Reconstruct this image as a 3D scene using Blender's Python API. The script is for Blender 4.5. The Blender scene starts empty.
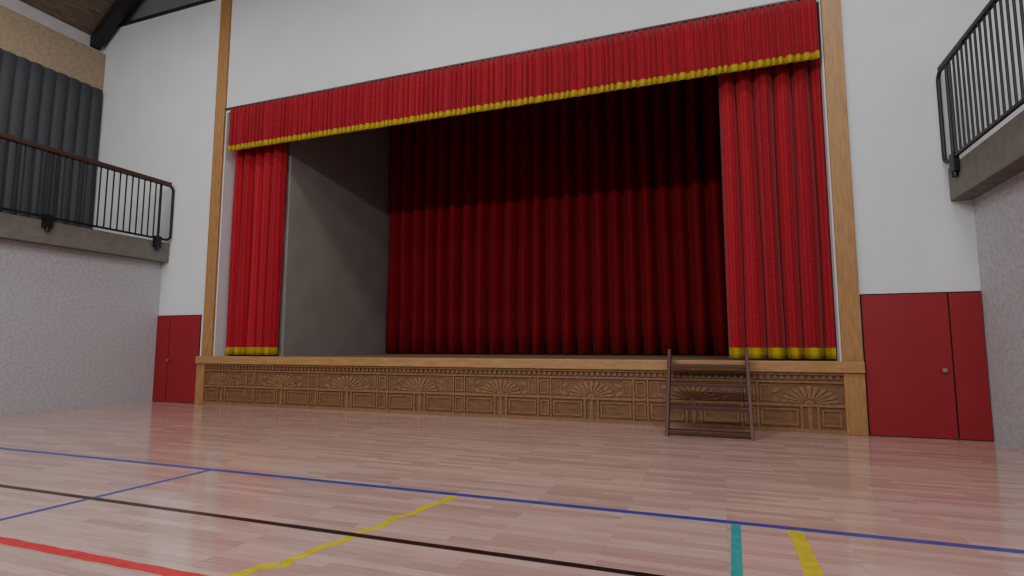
import bpy, bmesh, math, random
from mathutils import Vector
random.seed(4)
COL=bpy.context.collection

# ---------------------------------------------------------------- materials
def srgb(c):
    return tuple(((x/255)/12.92 if x/255<=0.04045 else (((x/255)+0.055)/1.055)**2.4) for x in c)+(1,)
def mat(name,c,rough=0.6,var=0.12,scale=4,stretch=(1,1,1),bump=0.0,bscale=60,bstretch=(1,1,1),metal=0,sheen=0,detail=4,spec=0.5):
    m=bpy.data.materials.new(name);m.use_nodes=True
    nt=m.node_tree;N=nt.nodes;L=nt.links;b=N["Principled BSDF"]
    tc=N.new("ShaderNodeTexCoord");mp=N.new("ShaderNodeMapping");mp.inputs['Scale'].default_value=stretch
    L.new(tc.outputs['Object'],mp.inputs[0])
    n=N.new("ShaderNodeTexNoise");n.inputs['Scale'].default_value=scale;n.inputs['Detail'].default_value=detail
    L.new(mp.outputs[0],n.inputs['Vector'])
    r=N.new("ShaderNodeValToRGB");base=srgb(c)
    r.color_ramp.elements[0].position=0.3;r.color_ramp.elements[1].position=0.7
    r.color_ramp.elements[0].color=tuple(x*(1-var) for x in base[:3])+(1,)
    r.color_ramp.elements[1].color=tuple(min(1,x*(1+var)) for x in base[:3])+(1,)
    L.new(n.outputs['Fac'],r.inputs[0]);L.new(r.outputs[0],b.inputs['Base Color'])
    b.inputs['Roughness'].default_value=rough;b.inputs['Metallic'].default_value=metal
    b.inputs['Specular IOR Level'].default_value=spec
    if sheen: b.inputs['Sheen Weight'].default_value=sheen
    if bump:
        mp2=N.new("ShaderNodeMapping");mp2.inputs['Scale'].default_value=bstretch;L.new(tc.outputs['Object'],mp2.inputs[0])
        n2=N.new("ShaderNodeTexNoise");n2.inputs['Scale'].default_value=bscale;n2.inputs['Detail'].default_value=3
        L.new(mp2.outputs[0],n2.inputs['Vector'])
        bp=N.new("ShaderNodeBump");bp.inputs['Strength'].default_value=bump;bp.inputs['Distance'].default_value=0.01
        L.new(n2.outputs['Fac'],bp.inputs['Height']);L.new(bp.outputs[0],b.inputs['Normal'])
    return m

def fabric(name,c,c2,rough=0.8,rows=26,sheen=0.1,bump=.3):
    """woven brocade: small scale-like weave bump and colour"""
    m=bpy.data.materials.new(name);m.use_nodes=True
    nt=m.node_tree;N=nt.nodes;L=nt.links;b=N["Principled BSDF"]
    tc=N.new("ShaderNodeTexCoord")
    mp=N.new("ShaderNodeMapping");mp.inputs['Scale'].default_value=(rows,rows*.2,rows*1.3);L.new(tc.outputs['Object'],mp.inputs[0])
    v=N.new("ShaderNodeTexVoronoi");v.inputs['Scale'].default_value=1.0;v.inputs['Randomness'].default_value=0.12
    L.new(mp.outputs[0],v.inputs['Vector'])
    r=N.new("ShaderNodeValToRGB");r.color_ramp.elements[0].position=0.2;r.color_ramp.elements[1].position=0.7
    r.color_ramp.elements[0].color=srgb(c);r.color_ramp.elements[1].color=srgb(c2)
    L.new(v.outputs['Distance'],r.inputs[0]);L.new(r.outputs[0],b.inputs['Base Color'])
    bp=N.new("ShaderNodeBump");bp.inputs['Strength'].default_value=bump;bp.inputs['Distance'].default_value=0.01
    L.new(v.outputs['Distance'],bp.inputs['Height']);L.new(bp.outputs[0],b.inputs['Normal'])
    b.inputs['Roughness'].default_value=rough;b.inputs['Sheen Weight'].default_value=sheen
    b.inputs['Specular IOR Level'].default_value=0.2
    return m

def floor_mat():
    m=bpy.data.materials.new("varnished_parquet");m.use_nodes=True
    nt=m.node_tree;N=nt.nodes;L=nt.links;b=N["Principled BSDF"]
    tc=N.new("ShaderNodeTexCoord")
    br=N.new("ShaderNodeTexBrick");br.inputs['Scale'].default_value=1.0
    br.inputs['Brick Width'].default_value=0.75;br.inputs['Row Height'].default_value=0.085
    br.inputs['Mortar Size'].default_value=0.001;br.inputs['Mortar Smooth'].default_value=0.3;br.inputs['Bias'].default_value=0.0
    br.offset=0.37;br.offset_frequency=3
    br.inputs['Color1'].default_value=srgb((197,167,157));br.inputs['Color2'].default_value=srgb((173,140,131))
    br.inputs['Mortar'].default_value=srgb((146,116,107))
    L.new(tc.outputs['Object'],br.inputs['Vector'])
    mp=N.new("ShaderNodeMapping");mp.inputs['Scale'].default_value=(1.5,26,1);L.new(tc.outputs['Object'],mp.inputs[0])
    n=N.new("ShaderNodeTexNoise");n.inputs['Scale'].default_value=2.2;n.inputs['Detail'].default_value=6
    L.new(mp.outputs[0],n.inputs['Vector'])
    r=N.new("ShaderNodeValToRGB");r.color_ramp.elements[0].position=.3;r.color_ramp.elements[1].position=.7
    r.color_ramp.elements[0].color=(.82,.78,.76,1);r.color_ramp.elements[1].color=(1.05,1.05,1.05,1)
    L.new(n.outputs['Fac'],r.inputs[0])
    mx=N.new("ShaderNodeMix");mx.data_type='RGBA';mx.blend_type='MULTIPLY';mx.inputs['Factor'].default_value=1
    L.new(br.outputs['Color'],mx.inputs['A']);L.new(r.outputs[0],mx.inputs['B'])
    L.new(mx.outputs['Result'],b.inputs['Base Color'])
    n2=N.new("ShaderNodeTexNoise");n2.inputs['Scale'].default_value=1.6;n2.inputs['Detail'].default_value=5
    L.new(tc.outputs['Object'],n2.inputs['Vector'])
    mr=N.new("ShaderNodeMapRange");mr.inputs['To Min'].default_value=.07;mr.inputs['To Max'].default_value=.17
    L.new(n2.outputs['Fac'],mr.inputs['Value']);L.new(mr.outputs[0],b.inputs['Roughness'])
    n3=N.new("ShaderNodeTexNoise");n3.inputs['Scale'].default_value=9;n3.inputs['Detail'].default_value=2
    L.new(tc.outputs['Object'],n3.inputs['Vector'])
    bp=N.new("ShaderNodeBump");bp.inputs['Strength'].default_value=.05;bp.inputs['Distance'].default_value=.01
    L.new(n3.outputs['Fac'],bp.inputs['Height']);L.new(bp.outputs[0],b.inputs['Normal'])
    b.inputs['Specular IOR Level'].default_value=.85
    return m

M_floor=floor_mat()
M_white=mat("white_plaster",(202,203,205),.85,.03,1.2,bump=.15,bscale=40)
M_gable=mat("gable_grey_panel",(112,113,112),.85,.05,2)
M_stucco=mat("grey_roughcast",(178,176,180),.95,.15,20,(1,1,1),bump=.9,bscale=45,detail=8)
M_conc=mat("balcony_concrete",(114,111,103),.9,.12,6,bump=.5,bscale=50)
M_beige=mat("beige_roughcast",(158,139,116),.95,.15,14,bump=.8,bscale=50)
M_lgrey=mat("light_grey_plaster",(186,185,182),.9,.08,3,bump=.3)
M_oak=mat("oak_trim",(156,115,70),.45,.18,5,(6,6,.8),bump=.15,bscale=20,bstretch=(8,8,1))
M_oakx=mat("oak_ledge",(160,120,76),.45,.18,5,(.8,6,6),bump=.15,bscale=20,bstretch=(1,8,8))
M_carve=mat("carved_panel_wood",(114,82,58),.55,.2,6,(1,4,4),bump=.2,bscale=30,spec=.3)
M_carve2=mat("carved_relief_wood",(132,97,69),.5,.2,8,(2,2,2),bump=.2,bscale=40,spec=.3)
M_stain=mat("dark_stained_wood",(76,43,34),.45,.2,6,(4,4,1),bump=.15,bscale=30)
M_brocade=fabric("red_brocade",(182,28,46),(118,10,26),rows=19,bump=.35)
M_back=fabric("dark_red_velour",(134,9,21),(114,6,16),rows=22,sheen=.03,bump=.15)
M_gold=fabric("gold_fringe",(184,164,44),(142,120,20),rows=34,sheen=.05,bump=.4)
M_door=mat("red_door_paint",(138,20,32),.5,.06,2,bump=.05)
M_dark=mat("dark_gap",(35,18,16),.8)
M_black=mat("black_metal",(26,26,29),.45,.1,10,metal=.3)
M_rail=mat("brown_handrail",(66,42,34),.5,.2,6,(6,.8,6))
M_steel=mat("brushed_steel",(190,190,190),.3,.05,20,metal=1)
M_greycurt=fabric("charcoal_curtain",(72,74,78),(64,66,70),rows=18,sheen=.03,bump=.1)
M_stagewall=mat("stage_side_grey",(144,136,131),.85,.08,1.5,bump=.1)
M_stagefloor=mat("stage_boards",(128,104,82),.5,.15,5,(1,8,1))
M_roof=mat("roof_boards",(104,90,76),.8,.35,5,(7,.6,.6),bump=.2)
M_beam=mat("black_beam",(34,33,33),.6,.15,4)
M_blue=mat("blue_line_paint",(44,62,138),.3,.2,12)
M_blackl=mat("black_line_paint",(36,26,26),.3,.4,5)
M_redl=mat("red_line_paint",(192,34,44),.3,.2,12)
M_yel=mat("yellow_line_paint",(192,172,40),.3,.2,12)
M_teal=mat("teal_line_paint",(40,142,144),.3,.15,12)

# ---------------------------------------------------------------- mesh helpers
def empty(name,loc=(0,0,0)):
    e=bpy.data.objects.new(name,None);COL.objects.link(e);e.location=loc;return e
def finish(bm,name,mats,parent=None,smooth=False):
    me=bpy.data.meshes.new(name);bmesh.ops.recalc_face_normals(bm,faces=bm.faces[:]);bm.to_mesh(me);bm.free()
    for m in (mats if isinstance(mats,(list,tuple)) else [mats]): me.materials.append(m)
    if smooth:
        for p in me.polygons: p.use_smooth=True
    o=bpy.data.objects.new(name,me);COL.objects.link(o)
    if parent: o.parent=parent
    return o
def abox(bm,x0,x1,y0,y1,z0,z1,mi=0):
    v=[bm.verts.new(p) for p in ((x0,y0,z0),(x1,y0,z0),(x1,y1,z0),(x0,y1,z0),(x0,y0,z1),(x1,y0,z1),(x1,y1,z1),(x0,y1,z1))]
    for q in ((0,3,2,1),(4,5,6,7),(0,1,5,4),(1,2,6,5),(2,3,7,6),(3,0,4,7)):
        f=bm.faces.new([v[i] for i in q]);f.material_index=mi
def prism(bm,pts,y0,y1,mi=0):
    a=[bm.verts.new((x,y0,z)) for x,z in pts];b=[bm.verts.new((x,y1,z)) for x,z in pts]
    bm.faces.new(a).material_index=mi;bm.faces.new(b[::-1]).material_index=mi
    for i in range(len(pts)):
        j=(i+1)%len(pts);bm.faces.new((a[i],b[i],b[j],a[j])).material_index=mi
def boxes(name,lst,mats,parent=None,bevel=0):
    bm=bmesh.new()
    for b in lst: abox(bm,*b)
    o=finish(bm,name,mats,parent)
    if bevel:
        md=o.modifiers.new("b",'BEVEL');md.width=bevel;md.segments=2;md.limit_method='ANGLE'
    return o
def tube(bm,path,r,seg=10,mi=0):
    path=[Vector(p) for p in path];rings=[]
    for i,p in enumerate(path):
        t=(path[min(i+1,len(path)-1)]-path[max(i-1,0)]).normalized()
        a=Vector((1,0,0)) if abs(t.x)<.9 else Vector((0,0,1))
        u=t.cross(a).normalized();w=t.cross(u)
        rings.append([bm.verts.new(p+r*(math.cos(2*math.pi*k/seg)*u+math.sin(2*math.pi*k/seg)*w)) for k in range(seg)])
    for i in range(len(rings)-1):
        for k in range(seg):
            f=bm.faces.new((rings[i][k],rings[i][(k+1)%seg],rings[i+1][(k+1)%seg],rings[i+1][k]));f.material_index=mi
    bm.faces.new(rings[0]);bm.faces.new(rings[-1][::-1])

# ---------------------------------------------------------------- room shell
YB=-15.0
boxes("floor",[(-15.6,6.6,YB,0.3,-.2,0)],M_floor)
boxes("wall_back",[(-15.6,-11.1,0,.3,0,9.8),(1.97,6.6,0,.3,0,9.8),(-11.1,-10.8,.06,.3,1.07,9.8),(1.70,1.97,.06,.3,1.07,9.8),(-10.8,1.70,0,.3,6.8,9.8)],M_white)
boxes("wall_gable",[(-15.6,6.6,.12,.3,9.8,19.5)],M_gable)
boxes("trim_1",[(-15.3,-11.12,-.03,0,9.76,9.84)],M_beam)
boxes("wall_left_lower",[(-12.9,-12.6,YB,0,0,3.30)],M_stucco)
boxes("wall_right_lower",[(3.47,3.77,YB,0,0,3.38)],M_stucco)
boxes("wall_left_upper",[(-15.6,-15.3,YB,0,3.8,9.45)],M_lgrey)
boxes("wall_right_upper",[(6.3,6.6,YB,0,3.88,9.45)],M_white)
boxes("trim_2",[(-15.3,-15.2,YB,0,8.04,9.08)],M_beige)
bm=bmesh.new()
for (xa,za,xb,zb) in ((-15.6,9.25,-4.5,19.3),(6.6,9.25,-4.5,19.3)):
    vs=[(xa,YB,za),(xb,YB,zb),(xb,.3,zb),(xa,.3,za)]
    a=[bm.verts.new(v) for v in vs];b=[bm.verts.new((v[0],v[1],v[2]+.2)) for v in vs]
    bm.faces.new(a);bm.faces.new(b[::-1])
    for i in range(4): j=(i+1)%4;bm.faces.new((a[i],a[j],b[j],b[i]))
finish(bm,"ceiling",M_roof)
for yb in (-.36,-4.6,-8.8,-13):
    bm=bmesh.new()
    for s,xa in ((1,-15.3),(-1,6.3)):
        prism(bm,[(xa,9.15),(xa,9.45),(-4.5,19.25),(-4.5,18.75)],yb,yb+.26)
    finish(bm,"roof_rafter",M_beam)

# stage house
boxes("stage_floor",[(-11.1,1.97,0,5.3,.93,1.07)],M_stagefloor)
boxes("wall_stage_left",[(-9.42,-9.27,.50,5.0,1.07,9.5),(-11.0,-9.42,.5,.57,1.07,9.5)],M_stagewall)
boxes("wall_stage_right",[(1.9,2.05,.3,5.0,1.07,9.5)],M_stagewall)
boxes("wall_stage_rear",[(-11,2.05,5.0,5.2,1.07,9.5)],M_stagewall)
boxes("ceiling_stage",[(-11,2.05,.3,5.2,9.5,9.7)],M_stagewall)
boxes("trim_3",[(-10.8,-10.77,0,.5,1.07,6.8),(1.68,1.70,0,.5,1.07,6.8)],M_white)

boxes("proscenium_frame",[(-11.1,-10.8,-.06,.06,1.07,9.95),(1.70,1.97,-.06,.06,1.07,9.95),(-10.8,1.70,-.06,0,9.68,9.95)],M_oak,bevel=.008)
e=empty("stage_apron")
boxes("ledge",[(-11.2,1.975,-.12,0,.90,1.07)],M_oakx,e,.012)
boxes("end_posts",[(-11.2,-10.96,-.08,0,0,.90),(1.70,1.975,-.08,0,0,.90)],M_oak,e,.008)
bm=bmesh.new()
X0,X1=-10.96,1.70
abox(bm,X0,X1,-.03,0,0,.90,0)
def fr(x0,x1,z0,z1,y=-.06,mi=1): abox(bm,x0,x1,y,-.03,z0,z1,mi)
fr(X0,X1,.0,.06,-.06);fr(X0,X1,.385,.43,-.06);fr(X0,X1,.74,.77,-.06);fr(X0,X1,.86,.90,-.075)
x=X0+.02
while x<X1-.05:             # dentils
    fr(x,x+.05,.79,.85,-.055);x+=.095
fans=[-10.45+1.669*i for i in range(8)]
def frame(x0,x1,z0,z1,w=.025,y=-.048):
    fr(x0,x1,z0,z0+w,y);fr(x0,x1,z1-w,z1,y);fr(x0,x0+w,z0+w,z1-w,y);fr(x1-w,x1,z0+w,z1-w,y)
for i,c in enumerate(fans):
    n=11;rx,rz=.40,.27;bz=.435
    for k in range(n):
        a0=math.pi*(k+.12)/n;a1=math.pi*(k+.88)/n;am=(a0+a1)/2
        prism(bm,[(c+.09*math.cos(a0),bz+.06*math.sin(a0)),(c+rx*.92*math.cos(a0),bz+rz*.92*math.sin(a0)),(c+rx*math.cos(am),bz+rz*math.sin(am)),(c+rx*.92*math.cos(a1),bz+rz*.92*math.sin(a1)),(c+.09*math.cos(a1),bz+.06*math.sin(a1))],-.05,-.03,1)
    prism(bm,[(c+.075*math.cos(math.pi*q/8),bz+.055*math.sin(math.pi*q/8)) for q in range(9)],-.065,-.03,1)
    for s in (-1,1):
        for (dx,dz,l,h,an) in ((.47,.05,.11,.035,.5),(.46,.19,.10,.03,-.5)):
            xx=c+s*dx
            if X0+.06<xx-.08 and xx+.08<X1-.06:
                pts=[]
                for q in range(10):
                    a=2*math.pi*q/10;u=l*.6*math.cos(a);w=h*math.sin(a)
                    pts.append((xx+s*(u*math.cos(an)-w*math.sin(an)),bz+dz+u*math.sin(an)+w*math.cos(an)))
                prism(bm,pts,-.042,-.03,1)
    fr(c-.13,c-.095,.06,.385,-.055);fr(c+.095,c+.13,.06,.385,-.055);fr(c-.03,c+.03,.06,.385,-.045)
    if i<7:
        m=c+1.669/2
        fr(m-.13,m-.10,.06,.74,-.055);fr(m+.10,m+.13,.06,.74,-.055)
        frame(m-.08,m+.08,.09,.36);frame(m-.08,m+.08,.46,.71)
        frame(c+.16,m-.16,.10,.35);frame(m+.16,c+1.669-.16,.10,.35)
        frame(c+.53,m-.15,.46,.71,.02,-.042);frame(m+.15,c+1.669-.53,.46,.71,.02,-.042)
frame(X0+.05,fans[0]-.16,.10,.35);frame(fans[-1]+.16,X1-.05,.10,.35)
finish(bm,"carved_front",[M_carve,M_carve2],e)

# ---------------------------------------------------------------- curtains
def curtain(name,a,b,z0,z1,folds,amp,mats,band=0,power=.75,rows=10,seed=1,flare=0,scallop=0,facing=(0,-1),wob=.5,sub=16):
    rnd=random.Random(seed);bm=bmesh.new()
    A=Vector(a);B=Vector(b);nc=int(folds*sub);fx,fy=facing
    ph=[rnd.uniform(0,6.28) for _ in range(4)];fr_=[folds*f for f in (.13,.31,.47)]
    amps=[rnd.uniform(.82,1.1) for _ in range(int(folds)+4)]
    zs=[z0,z0+band*.5,z0+band] if band else [z0]
    zb=z0+band
    for r in range(1,rows+1): zs.append(zb+(z1-zb)*r/rows)
    grid=[]
    for z in zs:
        row=[];t=(z-z0)/(z1-z0)
        for i in range(nc+1):
            u=i/nc
            w=u*folds+wob*.25*(math.sin(fr_[0]*u*6.28+ph[0])+.7*math.sin(fr_[1]*6.28*u+ph[1]))
            w+=.05*math.sin(t*5+ph[2]+u*9)
            s=abs(math.sin(math.pi*w))
            d=(s**power)*amps[int(math.floor(w))%len(amps)]*amp*(1+flare*(1-t))
            P=A.lerp(B,u)
            zz=z
            if scallop and z<z0+1e-6: zz=z-scallop*(s-.5)
            row.append(bm.verts.new((P.x+fx*d,P.y+fy*d,zz)))
        grid.append(row)
    for r in range(len(grid)-1):
        for i in range(nc):
            f=bm.faces.new((grid[r][i],grid[r][i+1],grid[r+1][i+1],grid[r+1][i]))
            f.material_index=1 if (band and zs[r+1]<=zb+1e-6) else 0
    o=finish(bm,name,mats,smooth=True)
    md=o.modifiers.new("s",'SOLIDIFY');md.thickness=.012
    return o
curtain("valance_curtain",(-10.60,-.03),(1.63,-.03),5.81,6.84,104,.065,[M_brocade,M_gold],.12,.8,5,3,.3,.02,wob=.8,sub=12)
curtain("stage_leg_curtain",(-10.77,.46),(-9.30,.46),1.10,6.9,5,.26,[M_brocade,M_gold],.17,.7,seed=5,wob=.15)
curtain("stage_leg_curtain",(.14,.44),(1.665,.44),1.10,6.9,5.5,.28,[M_brocade,M_gold],.17,.7,seed=8,wob=.15)
curtain("backdrop_curtain",(-9.25,4.75),(1.88,4.75),1.10,9.2,27,.38,[M_back],0,.7,seed=12,wob=.15,rows=8)
curtain("window_curtain",(-15.17,-14.5),(-15.17,-.06),3.82,8.03,52,.09,[M_greycurt],0,.45,seed=21,facing=(1,0),rows=6,wob=0)
boxes("valance_batten",[(-10.79,1.69,-.06,0,6.86,6.89)],M_stain)

# ---------------------------------------------------------------- doors
def knob(bm,x,z):
    tube(bm,[(x,-.03,z),(x,-.075,z)],.012,10,1)
    tube(bm,[(x,-.075,z),(x,-.085,z),(x,-.11,z),(x,-.118,z)],.03,14,1)
def door(name,leaves,frame_,kx,kz):
    e=empty(name)
    boxes("frame",[frame_],M_dark,e)
    boxes("leaves",leaves,M_door,e,.004)
    bm=bmesh.new();knob(bm,kx,kz);finish(bm,"handle",[M_steel,M_steel],e)
door("door_1",[(-12.59,-12.18,-.035,-.012,.01,2.0),(-12.16,-11.22,-.035,-.012,.01,2.0)],(-12.6,-11.21,-.012,0,0,2.02),-12.08,.97)
door("door_2",[(2.0,3.06,-.035,-.012,.01,2.05),(3.08,3.455,-.035,-.012,.01,2.05)],(1.985,3.465,-.012,0,0,2.07),2.94,.96)

# ---------------------------------------------------------------- balconies
def balcony(name,xf,xw,z0,z1,zr,side,railmat,out,rt,rh):
    e=empty(name)
    boxes("slab",[(min(xf,xw),max(xf,xw),YB,0,z0,z1)],M_conc,e,.01)
    xr=xf+side*out
    bm=bmesh.new()
    yend=-.04
    R=.12;zt=zr-.03;zbm=z1+.06
    path=[(xr,-1.0,zt),(xr,-.34,zt)]
    for q in range(7):
        a=math.pi/2*q/6;path.append((xr,yend-R+R*math.sin(a),zt-R+R*math.cos(a)))
    for q in range(7):
        a=math.pi/2*q/6;path.append((xr,yend-R+R*math.cos(a),zbm+R-R*math.sin(a)))
    path+=[(xr,-.36,zbm)]
    tube(bm,path,.028,10)
    abox(bm,xr-.02,xr+.02,YB,-.3,zbm-.02,zbm+.02)
    y=-.34
    while y>YB:
        tube(bm,[(xr,y,zbm),(xr,y,zr-.03)],.016,8);y-=.14
    y=-.36
    while y>YB:
        tube(bm,[(xr,y,zbm),(xr,y,zr-.03)],.024,8)
        xo=xr+side*.03
        abox(bm,min(xf,xo),max(xf,xo),y-.08,y+.08,z1-.15,z1+.11)
        tube(bm,[(xr,y,z1-.14),(xr,y,z1-.22)],.04,10)
        y-=2.3
    finish(bm,"railing",M_black,e)
    boxes("handrail",[(xr-rt,xr+rt,YB,-.12,zr-rh,zr+rh)],railmat,e,.012)
balcony("balcony_left_side",-12.38,-15.3,3.30,3.76,5.17,1,M_rail,.05,.06,.05)
balcony("balcony_right_side",3.2,6.3,3.38,3.87,5.33,-1,M_black,.04,.03,.035)

# ---------------------------------------------------------------- stage steps
e=empty("stage_steps")
bm=bmesh.new()
def yz(z): return -1.06+ (z/1.24)*.90
for xs in (-.80,.35):
    a=[bm.verts.new((xs,y,z)) for y,z in ((-1.10,0),(-.92,0),(-.135,1.10),(-.135,1.25),(-.22,1.25))]
    b=[bm.verts.new((xs+.05,v.co.y,v.co.z)) for v in a]
    bm.faces.new(a);bm.faces.new(b[::-1])
    for i in range(5): j=(i+1)%5;bm.faces.new((a[i],a[j],b[j],b[i]))
for z in (.03,.36,.68,.96):
    y=yz(z)
    abox(bm,-.755,.355,y+.0,y+.20,z,z+.05)
o=finish(bm,"ladder_body",M_stain,e)
md=o.modifiers.new("b",'BEVEL');md.width=.006;md.segments=2

# ---------------------------------------------------------------- court lines
def strip(name,pts,w,m,jit=0,seed=1):
    rnd=random.Random(seed);bm=bmesh.new();P=[]
    for i in range(len(pts)-1):
        a=Vector(pts[i]);b=Vector(pts[i+1]);n=max(1,int((b-a).length/.07)) if jit else 1
        for k in range(n): P.append(a.lerp(b,k/n))
    P.append(Vector(pts[-1]));L=[];Rr=[]
    for i,p in enumerate(P):
        t=(P[min(i+1,len(P)-1)]-P[max(i-1,0)]).normalized();nn=Vector((-t.y,t.x))
        off=jit*.8*math.sin(i*1.3+seed)
        j1=rnd.uniform(-jit,jit)*.6;j2=rnd.uniform(-jit,jit)*.6
        L.append((p+nn*(w/2+j1+off)));Rr.append((p-nn*(w/2+j2-off)))
    lo=[bm.verts.new((q.x,q.y,.0)) for q in L+Rr[::-1]]
    hi=[bm.verts.new((q.x,q.y,.0015)) for q in L+Rr[::-1]]
    n=len(P)
    for i in range(n-1):
        bm.faces.new((hi[i],hi[i+1],hi[2*n-2-i],hi[2*n-1-i]))
    for i in range(2*n):
        j=(i+1)%(2*n);bm.faces.new((lo[i],lo[j],hi[j],hi[i]))
    return finish(bm,name,m)
strip("blue_court_line",[(-12.6,-5.05),(3.47,-5.05)],.075,M_blue)
strip("blue_court_line",[(-5.08,-5.095),(-5.105,-6.21)],.06,M_blue)
strip("blue_court_line",[(-5.105,-6.29),(-5.12,-7.10)],.06,M_blue)
strip("black_court_line",[(-12.6,-6.25),(3.47,-6.25)],.06,M_blackl)
strip("red_court_line",[(-12.6,-7.165),(-2.0,-7.165)],.085,M_redl,.004,3)
strip("yellow_court_line",[(-2.2,-5.12),(-2.27,-5.45),(-2.36,-5.9),(-2.40,-6.21)],.075,M_yel,.024,5)
strip("yellow_court_line",[(-2.42,-6.29),(-2.47,-6.6),(-2.52,-6.78),(-2.46,-6.86),(-2.60,-6.92),(-2.66,-7.08)],.085,M_yel,.016,7)
strip("teal_court_line",[(.06,-5.10),(.04,-6.21)],.065,M_teal)
strip("teal_court_line",[(.04,-6.29),(.02,-9)],.065,M_teal)
strip("yellow_court_line",[(.45,-5.10),(.46,-6.21)],.10,M_yel,.004,9)
strip("yellow_court_line",[(.46,-6.29),(.46,-9)],.10,M_yel,.004,11)

# ---------------------------------------------------------------- lights
def area(name,loc,target,sx,sy,power,col=(1,1,1)):
    l=bpy.data.lights.new(name,'AREA');l.shape='RECTANGLE';l.size=sx;l.size_y=sy;l.energy=power;l.color=col
    o=bpy.data.objects.new(name,l);COL.objects.link(o);o.location=loc
    d=Vector(target)-Vector(loc);o.rotation_euler=d.to_track_quat('-Z','Y').to_euler();return o
for lx in (-11.5,-4.6,2.2):  # unseen area lights added overhead as general fill for the hall
    for ly,pw in ((-4.5,160),(-10,145)):
        area("overhead_fill_light",(lx,ly,9.6),(lx,ly,0),2.2,1.2,pw,(1,.99,.98))
area("rear_window_light",(-4.6,-14.5,7.6),(-4.6,0,4.0),14,.4,820,(1,.99,.98))
w=bpy.data.worlds.new("w");bpy.context.scene.world=w;w.use_nodes=True
bg=w.node_tree.nodes['Background'];bg.inputs[0].default_value=(.9,.94,1,1);bg.inputs[1].default_value=.36

# ---------------------------------------------------------------- camera
cd=bpy.data.cameras.new("camera");cd.sensor_width=36;cd.lens=560/1024*36
co=bpy.data.objects.new("camera",cd);COL.objects.link(co);co.location=(0,-9.65,1.3)
co.rotation_euler=(math.radians(90+5.9),0,math.radians(20.3))
cd.clip_end=200
bpy.context.scene.camera=co
